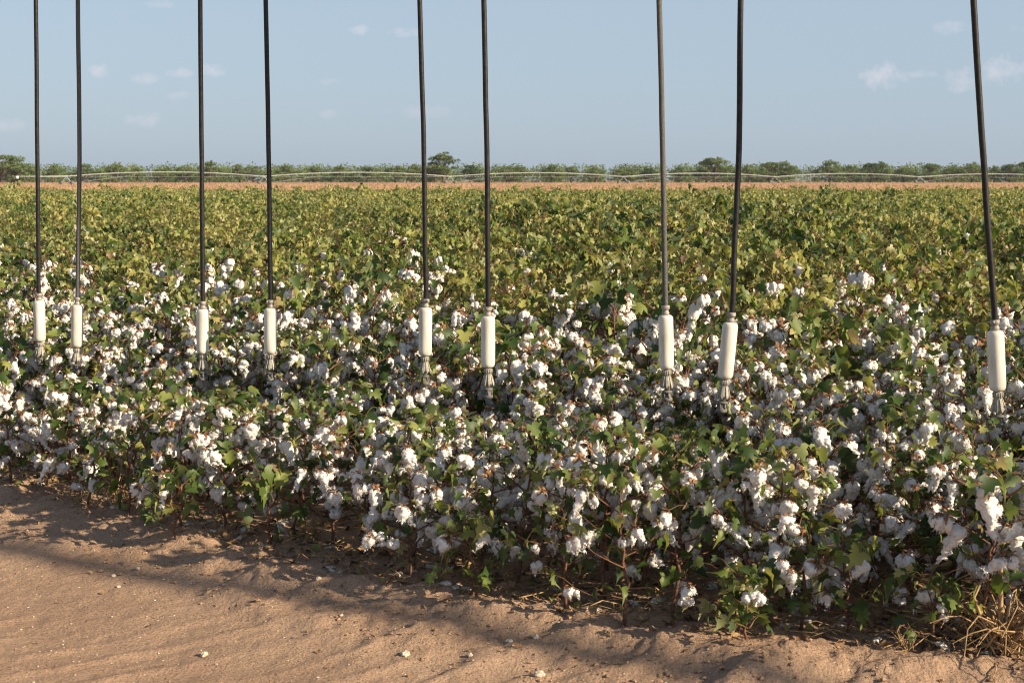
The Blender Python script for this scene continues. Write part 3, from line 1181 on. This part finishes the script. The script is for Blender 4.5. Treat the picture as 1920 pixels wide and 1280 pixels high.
# the pipeline the drops hang from (above the frame; its shadow crosses the dirt)
pipe = link('irrigation_pipeline', None, None, (0, 0, 0))
tag(pipe, 'galvanised overhead irrigation pipe carrying the row of drop hoses', 'irrigation pipe')
pm_ = MB()
pm_.tube([PA - pdir * 9, PB + pdir * 22], .07, 24, cap=True)
link('pipe', pm_.mesh('pipe', [M_GALV]), pipe)
for (tp, side, k) in hose_top:
    base = Vector((PA.x + pdir.x * k, PA.y + pdir.y * k, PIPE_Z))
    g = MB()
    pts = [base + Vector((0, 0, .05))]
    top_xy = Vector((tp.x - base.x, tp.y - base.y, 0))
    for a in range(9):
        th = math.pi * a / 8
        pts.append(base + top_xy * (.5 * (1 - math.cos(th))) + Vector((0, 0, .15 + .08 * math.sin(th))))
    pts.append(tp - Vector((0, 0, .015)))
    g.tube(pts, .0165, 10, cap=True)
    link('gooseneck', g.mesh('gooseneck', [M_GALV]), pipe)

# ------------------------------------------------------------------ stubble field, far pivot, tree line
M_TAN = simple_mat('dry_stubble', (.30, .18, .105), (.46, .315, .20), .9, .95)
st = MB()
srnd = np.random.default_rng(3)
N = 60000
uu = srnd.random(N)
Yt = 1 / (1 / 64.0 * (1 - uu) + 1 / 420.0 * uu)
Yt = np.where(srnd.random(N) < .5, Yt, srnd.uniform(64, 420, N))
Xt = srnd.uniform(-1, 1, N) * (Yt * .43 + 6)
Ht = srnd.uniform(.25, .62, N) * np.interp(Yt, [64, 420], [1.0, .6])
Wt = srnd.uniform(.03, .09, N) * np.interp(Yt, [64, 420], [1.0, 3.0])
At = srnd.uniform(0, math.pi, N)
lx, ly = srnd.normal(0, .12, N), srnd.normal(0, .12, N)
b0 = np.stack([Xt - Wt * np.cos(At), Yt - Wt * np.sin(At), np.zeros(N)], 1)
b1 = np.stack([Xt + Wt * np.cos(At), Yt + Wt * np.sin(At), np.zeros(N)], 1)
tp1 = np.stack([Xt + lx + Wt * .6 * np.cos(At), Yt + ly, Ht], 1)
tp0 = np.stack([Xt + lx - Wt * .6 * np.cos(At), Yt + ly, Ht], 1)
V = np.stack([b0, b1, tp1, tp0], 1).reshape(-1, 3)
k4 = (np.arange(N) * 4)[:, None, None]
T = (k4 + np.array([(0, 1, 2), (0, 2, 3)])[None]).reshape(-1, 3)
tag(link('dry_crop', mesh_np('dry_crop', V, T, [M_TAN], smooth=False)), 'reddish tan dry stubble beyond the green cotton', 'stubble', kind='stuff')

# far pivot
M_PIV = simple_mat('pivot_steel', (.40, .42, .42), (.50, .51, .51), .2, .5, spec=.4)
piv = link('pivot_irrigator', None, None, (0, 0, 0))
tag(piv, 'long pale steel pivot irrigator arching across the far stubble', 'pivot irrigator')
TOW = [(130, 335), (498, 357), (845, 380), (1168, 405), (1450, 440), (1720, 470), (1990, 500), (2240, 530)]
tops = []
for (px, Y) in TOW:
    x = (px - 960) / FPX * Y
    tops.append(Vector((x, Y, 2.05)))
start = Vector(((30 - 960) / FPX * 330, 330, 2.0))
ov = MB()
ov.tube([tops[0], tops[0].lerp(start, .5) + Vector((0, 0, -.03)), start], .10, 6, cap=True)
link('overhang', ov.mesh('overhang', [M_PIV]), piv)
eg = MB()
eg.tube([start + Vector((1.0, 0, -.5)), start + Vector((1.0, 0, .1))], [.32, .34], 10, cap=True)
link('end_tank', eg.mesh('end_tank', [simple_mat('white_paint', (.75, .75, .74), (.82, .82, .8), 3, .5)]), piv)
for a, b in zip(tops[:-1], tops[1:]):
    sp_m, tr_m, dr_m = MB(), MB(), MB()
    P, Q = [], []
    for i in range(13):
        f = i / 12
        arch = 4 * f * (1 - f)
        P.append(a.lerp(b, f) + Vector((0, 0, 1.05 * arch)))
        Q.append(a.lerp(b, f) + Vector((0, -.8, .05 - .15 * arch + (.0 if 0 < i < 12 else .1))))
    sp_m.tube(P, .085, 6)
    tr_m.tube(Q, .022, 4)
    for i in range(1, 12):
        tr_m.tube([P[i], Q[i]], .018, 3)
    link('span_pipe', sp_m.mesh('span_pipe', [M_PIV]), piv)
    link('truss', tr_m.mesh('truss', [M_PIV]), piv)
for tpt in tops:
    tm = MB()
    for dx, dy in ((-1.3, .2), (1.3, -.2)):
        tm.tube([tpt, Vector((tpt.x + dx, tpt.y + dy, .45))], .07, 5)
    tm.tube([Vector((tpt.x - 1.3, tpt.y + .2, .45)), Vector((tpt.x + 1.3, tpt.y - .2, .45))], .06, 5)
    tm.tube([Vector((tpt.x + 1.3, tpt.y - .2, .5)), tpt + Vector((14, 4, .15))], .035, 4)
    to = link('tower', tm.mesh('tower', [M_PIV]), piv)
    for dx, dy in ((-1.3, .2), (1.3, -.2)):
        wm = MB()
        wm.tube([Vector((tpt.x + dx, tpt.y + dy - .12, .5)), Vector((tpt.x + dx, tpt.y + dy + .12, .5))], .5, 12, cap=True)
        link('wheel', wm.mesh('wheel', [M_SPRDK]), to)

# trees
def tree_leaf_material():
    m, n, l, out = new_mat('tree_foliage')
    at = n.new('ShaderNodeAttribute')
    at.attribute_name = 'tint'
    rp = ramp(n, [(0, (.07, .115, .045)), (.5, (.165, .225, .082)), (1, (.28, .315, .12))])
    l.new(at.outputs['Fac'], rp.inputs[0])
    bs = n.new('ShaderNodeBsdfDiffuse')
    l.new(rp.outputs[0], bs.inputs['Color'])
    tr = n.new('ShaderNodeBsdfTranslucent')
    l.new(rp.outputs[0], tr.inputs['Color'])
    ms = n.new('ShaderNodeMixShader')
    ms.inputs[0].default_value = .3
    l.new(bs.outputs[0], ms.inputs[1])
    l.new(tr.outputs[0], ms.inputs[2])
    l.new(ms.outputs[0], out.inputs['Surface'])
    return m


M_TLEAF = tree_leaf_material()
M_BARK = simple_mat('tree_bark', (.07, .05, .038), (.16, .12, .09), 3, .9)


def leaf_cloud(mb, c, rad, n, size, rg, tint):
    P = rg.normal(0, 1, (n, 3))
    P /= np.linalg.norm(P, axis=1)[:, None]
    P = P * (rg.random(n) ** .45)[:, None] * np.array(rad) + np.array(c)
    A = rg.normal(0, 1, (n, 3))
    A /= np.linalg.norm(A, axis=1)[:, None]
    B = np.cross(A, rg.normal(0, 1, (n, 3)))
    B /= np.linalg.norm(B, axis=1)[:, None]
    s = size * rg.uniform(.6, 1.3, n)[:, None]
    V = np.stack([P - A * s, P + B * s * .6, P + A * s, P - B * s * .6], 1).reshape(-1, 3)
    k = (np.arange(n) * 4)[:, None, None]
    T = (k + np.array([(0, 1, 2), (0, 2, 3)])[None]).reshape(-1, 3)
    mb.add(V, T, 0, np.clip(np.repeat(rg.normal(tint, .18, n), 4), 0, 1))


def tree_variant(seed, spread, low, tint, gaps):
    """Unit-height tree: tapered trunk with limbs, ragged crown."""
    rg = np.random.default_rng(seed)
    tr, cr = MB(), MB()
    tr.tube([(0, 0, -.02), (.01, 0, .16), (.02, .01, .34), (.0, .02, .62)], [.035, .028, .022, .010], 7)
    nb = int(16 * gaps) + 10
    for i in range(nb):
        a = rg.random() * 6.28
        f = rg.random() ** .9
        z = low + (.93 - low) * f
        rr = spread * math.sqrt(max(.08, 1 - f ** 1.7)) * rg.uniform(.15, 1.0) ** .6
        p = (rr * math.cos(a), rr * math.sin(a), z)
        tr.tube([(.01, 0, max(.1, z * .4)), (p[0] * .5, p[1] * .5, max(.12, z * .72)), p], [.014, .009, .004], 5)
        rad = rg.uniform(.06, .135)
        leaf_cloud(cr, p, (rad * 1.25, rad * 1.25, rad * .8), int(150 * (rad / .13) ** 2), .026, rg, tint + rg.normal(0, .1))
    for i in range(14):
        a = rg.random() * 6.28
        f = rg.uniform(.35, 1.0)
        rr = spread * math.sqrt(max(.05, 1 - f ** 1.7)) * rg.uniform(.3, 1.05)
        leaf_cloud(cr, (rr * math.cos(a), rr * math.sin(a), low + (1.02 - low) * f), (.035, .035, .055), 26, .022, rg, tint + .15)
    return tr.mesh('trunk', [M_BARK]), cr.mesh('crown', [M_TLEAF])


TREES = {'round': [tree_variant(1, .42, .12, .42, 1.6), tree_variant(2, .5, .1, .45, 1.8), tree_variant(9, .55, .1, .5, 1.5)],
         'dark': [tree_variant(3, .46, .06, .15, 2.2), tree_variant(4, .52, .06, .12, 2.2)],
         'thin': [tree_variant(5, .34, .35, .5, .6), tree_variant(6, .38, .3, .55, .6)],
         'wide': [tree_variant(7, .72, .1, .5, 1.9), tree_variant(8, .8, .08, .45, 1.9)],
         'tall': [tree_variant(12, .26, .28, .35, .5)]}
LOOK = {'round': 'rounded olive green tree', 'dark': 'dense dark green tree', 'thin': 'thin feathery green tree', 'wide': 'broad spreading green tree', 'tall': 'tall open-crowned tree'}
trees = []


def tree(kind, px, topy, Y, vi=None, rnd=random.Random(21), label=None, wide=1.0):
    tr, cr = TREES[kind][rnd.randrange(len(TREES[kind])) if vi is None else vi]
    H = CAM_H + Y * math.tan(math.atan((640 - topy + (0 if kind == 'tall' else 4)) / FPX) - PITCH)
    root = link('tree', None, None, ((px - 960) / FPX * Y, Y, 0))
    root.rotation_euler = (0, 0, rnd.random() * 6.28)
    s = H / .99
    root.scale = (s * wide * 1.7, s * wide * 1.7, s)
    link('trunk', tr, root)
    link('crown', cr, root)
    trees.append((px, root, kind, label))


T_Y = 560
for a in (('wide', 8, 294, 545), ('round', 34, 298, 550), ('thin', 105, 314, 560), ('round', 165, 312, 556), ('round', 222, 309, 552), ('thin', 262, 318, 570),
          ('wide', 305, 320, 560), ('round', 352, 316, 566), ('round', 398, 307, 556), ('thin', 452, 313, 566), ('wide', 478, 315, 560), ('round', 540, 312, 556), ('wide', 590, 318, 566), ('round', 640, 316, 560),
          ('wide', 690, 317, 556), ('round', 742, 314, 566), ('thin', 778, 313, 570),
          ('dark', 882, 313, 548), ('wide', 950, 316, 560), ('round', 975, 315, 566), ('round', 1035, 313, 556), ('thin', 1070, 316, 560), ('round', 1115, 318, 556), ('wide', 1160, 321, 566),
          ('round', 1180, 320, 570), ('dark', 1215, 319, 556), ('round', 1272, 317, 560), ('wide', 1338, 301, 540), ('round', 1322, 306, 548), ('thin', 1402, 314, 560),
          ('wide', 1440, 309, 548), ('round', 1468, 308, 550), ('round', 1552, 306, 548), ('thin', 1590, 314, 560), ('dark', 1628, 310, 546), ('tall', 1648, 304, 552), ('round', 1690, 317, 560),
          ('wide', 1738, 312, 552), ('round', 1780, 314, 560), ('round', 1817, 309, 548), ('thin', 1858, 316, 560), ('dark', 1888, 312, 548), ('wide', 1925, 308, 552)):
    tree(*a)
tree('tall', 832, 287, 540, 0, label='tallest tree on the horizon, its open crown standing above the far tree line', wide=1.25)
tree('round', 816, 308, 544, 1)
groups = {}
for (px, o, kind, lab) in trees:
    groups.setdefault((kind, gap_of(px)), []).append((px, o, lab))
for (kind, g), lst in groups.items():
    lst.sort(key=lambda q: q[0])
    for i, (px, o, lab) in enumerate(lst):
        pos = f'right of the {ORD[g - 1]} hose' if g else 'left of the first hose'
        nth = '' if len(lst) == 1 else f', {ORD[i]} such'
        tag(o, lab or f'{LOOK[kind]} in the far tree line{nth} {pos}', 'tree', 'trees along the horizon')
# low brush closing the line below and behind the trees
br = MB()
brg = np.random.default_rng(31)
for i in range(560):
    x = brg.uniform(-330, 330)
    leaf_cloud(br, (x, brg.uniform(572, 630), 3.1), (4.8, 3, 3.3 + brg.random() * 2.2), 230, .42, brg, brg.normal(.42, .13))
tag(link('brush', br.mesh('brush', [M_TLEAF])), 'low olive brush filling the far tree line', 'brush', kind='stuff')

# ------------------------------------------------------------------ things lying on the dirt
def stone_mesh(seed, mat, flat=.62):
    bm = bmesh.new()
    bmesh.ops.create_icosphere(bm, subdivisions=3, radius=1)
    for v in bm.verts:
        d = 1 + .38 * mnoise.fractal(v.co * 1.3 + Vector((seed * 5.3, 0, 0)), 1, 2, 3) + .14 * mnoise.noise(v.co * 4 + Vector((seed, 2, 0)))
        v.co = Vector((v.co.x * d, v.co.y * d * .8, v.co.z * d * flat))
    me = bpy.data.meshes.new('stone')
    bm.to_mesh(me)
    bm.free()
    me.materials.append(mat)
    return me


STONES = [stone_mesh(i, M_STONE) for i in range(5)] + [stone_mesh(20 + i, M_CLOD, .75) for i in range(3)]
for (px, py, r, vi, nm, lab) in (
        (474, 1074, .026, 5, 'dirt_clod', 'large tan dirt clod on the bank left of centre'),
        (598, 1121, .012, 1, 'stone', 'angular white stone below the large dirt clod'),
        (258, 1068, .010, 2, 'stone', 'pale rounded stone on the dirt road at far left'),
        (212, 1079, .010, 0, 'stone', 'flat white stone left of the pale rounded stone'),
        (222, 1098, .009, 3, 'stone', 'small white stone nearest the left picture edge of the road'),
        (944, 1130, .024, 6, 'dirt_clod', 'upright dirt clod beside the low leafy cotton plant'),
        (958, 1127, .022, 7, 'dirt_clod', 'dark round dirt clod right behind the upright one'),
        (1090, 1136, .020, 5, 'dirt_clod', 'grey dirt clod half buried in the shaded bank'),
        (955, 1214, .013, 4, 'stone', 'white stone at the edge of the soft pipe shadow'),
        (1004, 1211, .012, 1, 'stone', 'pale flat stone in the pipe shadow right of the white one'),
        (760, 1232, .017, 2, 'stone', 'long flat pale stone on the road in the middle foreground'),
        (882, 1236, .011, 3, 'stone', 'small pale stone low in the middle foreground'),
        (1010, 1271, .017, 0, 'stone', 'large white stone at the bottom picture edge'),
        (1211, 1201, .016, 6, 'dirt_clod', 'tan dirt clod on the right bank below the hanging hoses'),
        (1358, 1250, .018, 7, 'dirt_clod', 'reddish dirt clod at the bottom right on the bank'),
        (383, 1222, .014, 1, 'stone', 'thin white flake lying on the road at lower left'),
        (640, 1170, .009, 4, 'stone', 'small grey stone in the middle of the dirt road')):
    p = on_ground(px, py, .0)
    z = float(ground_z(p.x, p.y))
    o = link(nm, STONES[vi], None, (p.x, p.y, z + r * .25))
    o.scale = (r, r, r)
    o.rotation_euler = (0, 0, px * .7)
    tag(o, lab, 'dirt clod' if nm == 'dirt_clod' else 'stone')

# grit: crumbs of stone and soil, beyond counting
OCT_V = np.array([(1, 0, 0), (-.9, .2, 0), (0, 1, .1), (.1, -1, 0), (0, 0, .8), (0, 0, -.8)])
OCT_T = np.array([(0, 2, 4), (2, 1, 4), (1, 3, 4), (3, 0, 4), (2, 0, 5), (1, 2, 5), (3, 1, 5), (0, 3, 5)])


def scatter(name, n, mats, size, tmin, tmax, seed, mi_p=.5, lab='', cat=''):
    rg = np.random.default_rng(seed)
    X = rg.uniform(-4, 3, n * 3)
    Y = rg.uniform(3.8, 9, n * 3)
    t = edge_t(X, Y)
    k = (t > tmin) & (t < tmax)
    X, Y = X[k][:n], Y[k][:n]
    m = len(X)
    S = size[0] + (size[1] - size[0]) * rg.random(m) ** 4
    Z = ground_z(X, Y) + S * .3
    a = rg.random(m) * 6.28
    c, s = np.cos(a), np.sin(a)
    jit = rg.uniform(.6, 1.25, (m, 6, 1))
    B = OCT_V[None] * jit * S[:, None, None]
    V = np.stack([B[..., 0] * c[:, None] - B[..., 1] * s[:, None] + X[:, None], B[..., 0] * s[:, None] + B[..., 1] * c[:, None] + Y[:, None], B[..., 2] * .7 + Z[:, None]], 2).reshape(-1, 3)
    T = ((np.arange(m) * 6)[:, None, None] + OCT_T[None]).reshape(-1, 3)
    mi = np.repeat((rg.random(m) < mi_p).astype(int), 8)
    tag(link(name, mesh_np(name, V, T, mats, mi, smooth=False)), lab, cat, kind='stuff')


scatter('gravel', 9000, [M_CLOD, M_STONE], (.0012, .0058), -3, .2, 5, .45, 'fine pale grit and soil crumbs on the dirt road', 'gravel')
scatter('soil_crumbs', 9000, [M_CLOD, M_CLOD], (.0018, .0125), -.55, .3, 6, 0, 'crumbled soil along the bank below the plants', 'soil')

# leaf litter and shed lint under the plants
lt = MB()
lr = random.Random(77)
for i in range(2600):
    x = lr.uniform(-3.6, 2.8)
    t = abs(lr.gauss(0, .8)) + .05 if lr.random() < .9 else lr.uniform(-.12, .1)
    y = float(edge_y(x)) + t * 1.2
    z = float(ground_z(x, y)) + .012
    P, T = LEAVES[lr.randrange(5)]
    s = lr.uniform(.014, .042)
    e = np.array(Euler((lr.gauss(0, .6), lr.gauss(0, .6), lr.random() * 6.28)).to_matrix())
    r = lr.random()
    lt.add((P * s) @ e.T + np.array((x, y, z)), T, 1 if r < .12 else 0, lr.uniform(.6, 1))
for i in range(420):                           # scraps blown on to the road
    x = lr.uniform(-3.0, 2.2)
    y = float(edge_y(x)) - abs(lr.gauss(0, .7))
    z = float(ground_z(x, y)) + .006
    P, T = LEAVES[lr.randrange(5)]
    e = np.array(Euler((lr.gauss(0, .5), lr.gauss(0, .5), lr.random() * 6.28)).to_matrix())
    lt.add((P * np.array((.6, 1, 1)) * lr.uniform(.006, .022)) @ e.T + np.array((x, y, z)), T, 0)
for i in range(500):
    x = lr.uniform(-3.6, 2.8)
    t = abs(lr.gauss(0, .6)) - .05
    y = float(edge_y(x)) + t * 1.2
    z = float(ground_z(x, y)) + .008
    a = lr.random() * 6.28
    L = lr.uniform(.04, .22)
    p = Vector((x, y, z))
    lt.tube([p, p + Vector((math.cos(a) * L * .5, math.sin(a) * L * .5, lr.uniform(.0, .04))), p + Vector((math.cos(a + .3) * L, math.sin(a + .3) * L, .004))], lr.uniform(.0012, .0028), 4, 2)
for i in range(170):
    x = lr.uniform(-3.4, 2.6)
    t = abs(lr.gauss(0, .5)) - .08
    y = float(edge_y(x)) + t * 1.2
    z = float(ground_z(x, y)) + .008
    V, T = BOLLS['compact'][lr.randrange(6)]
    s = lr.uniform(.25, .75)
    e = np.array(Euler((lr.gauss(0, .3), lr.gauss(0, .3), lr.random() * 6.28)).to_matrix())
    lt.add((V * np.array((s * 1.5, s, s * .55))) @ e.T + np.array((x, y, z)), T, 3)
tag(link('leaf_litter', lt.mesh('leaf_litter', [M_DRY, M_LEAF, M_TWIG, M_OLDLINT])), 'dry leaves, twigs and shed lint under the cotton', 'litter', kind='stuff')

# dead weeds at the field edge
def dry_weed(px, py, seed, n, tall, sc, label):
    wp = on_ground(px, py)
    wd = link('dry_weed', None, None, (wp.x, wp.y, float(ground_z(wp.x, wp.y))))
    wd.scale = (sc, sc, sc)
    tag(wd, label, 'weed')
    wr = random.Random(seed)
    main, side_ = MB(), MB()
    if tall:
        main.tube([(0, 0, -.02), (-.008, .0, .07), (-.012, 0, .16), (-.010, .01, .235), (.012, .02, .262), (.06, .02, .268)], [.0065, .006, .005, .0045, .004, .003], 7)
    main.tube([(0, 0, .0), (-.05, -.01, .08), (-.07, -.01, .13), (-.052, 0, .162), (-.02, .01, .166)], [.004, .0036, .003, .003, .002], 6)
    main.tube([(0, 0, .0), (.03, -.02, .06), (.045, -.02, .115)], [.005, .004, .003], 6)
    link('stalk', main.mesh('stalk', [M_TWIG]), wd)
    for i in range(n):
        a = wr.random() * 6.28
        L = wr.uniform(.06, .24)
        h = wr.uniform(.0, .14)
        pts = [Vector((wr.gauss(0, .025), wr.gauss(0, .025), wr.uniform(0, .06)))]
        for k in range(4):
            a += wr.gauss(0, .5)
            pts.append(pts[-1] + Vector((math.cos(a) * L / 4, math.sin(a) * L / 4, (h - k * h * .55) / 2 + wr.gauss(0, .008))))
        side_.tube(pts, [.0022, .0018, .0015, .0012, .0008], 4)
    link('twigs', side_.mesh('twigs', [M_TWIG]), wd)


dry_weed(1880, 1258, 4, 110, True, 1.45, 'dead tan weed with curled bare stalks at the lower right corner')
dry_weed(232, 962, 8, 60, False, 1.1, 'low tangle of dry tan stalks under the plants at far left')
dry_weed(1700, 1262, 15, 14, False, .5, 'small sprig of dry stalks on the bank near the lower right corner')

# a soiled rope of lint trailing onto the dirt
V, T = BOLLS['strand'][2]
lp = on_ground(1597, 1175)
lz = float(ground_z(lp.x, lp.y))
lc = link('lint_clump', mesh_np('lint_clump', V * np.array((1.0, .8, 1.0)), T, [M_OLDLINT]), None, (lp.x - .02, lp.y + .05, lz + .16))
lc.rotation_euler = (.1, -.45, .4)
lc.scale = (1.15, 1.1, 1.0)
tag(lc, 'soiled grey rope of lint trailing from a plant onto the dirt', 'cotton lint')
# ------------------------------------------------------------------ the dusty air between here and the far trees
hz = bpy.data.materials.new('haze')
hz.use_nodes = True
hn, hl = hz.node_tree.nodes, hz.node_tree.links
hn.clear()
ho = hn.new('ShaderNodeOutputMaterial')
hv = hn.new('ShaderNodeVolumePrincipled')
hv.inputs['Color'].default_value = (.80, .87, .95, 1)
hv.inputs['Density'].default_value = 0.00010
hv.inputs['Anisotropy'].default_value = 0.2
hl.new(hv.outputs[0], ho.inputs['Volume'])
bm = bmesh.new()
bmesh.ops.create_cube(bm, size=1)
for v in bm.verts:
    v.co = Vector((v.co.x * 2900, v.co.y * 1850 + 645, v.co.z * 17 + 7.0))
hme = bpy.data.meshes.new('haze')
bm.to_mesh(hme)
bm.free()
hme.materials.append(hz)
tag(link('haze', hme), 'thin dusty air over the plain', 'haze', kind='stuff')
scene.cycles.volume_bounces = 0
print('scene objects', len(scene.objects), 'big verts', big.n)
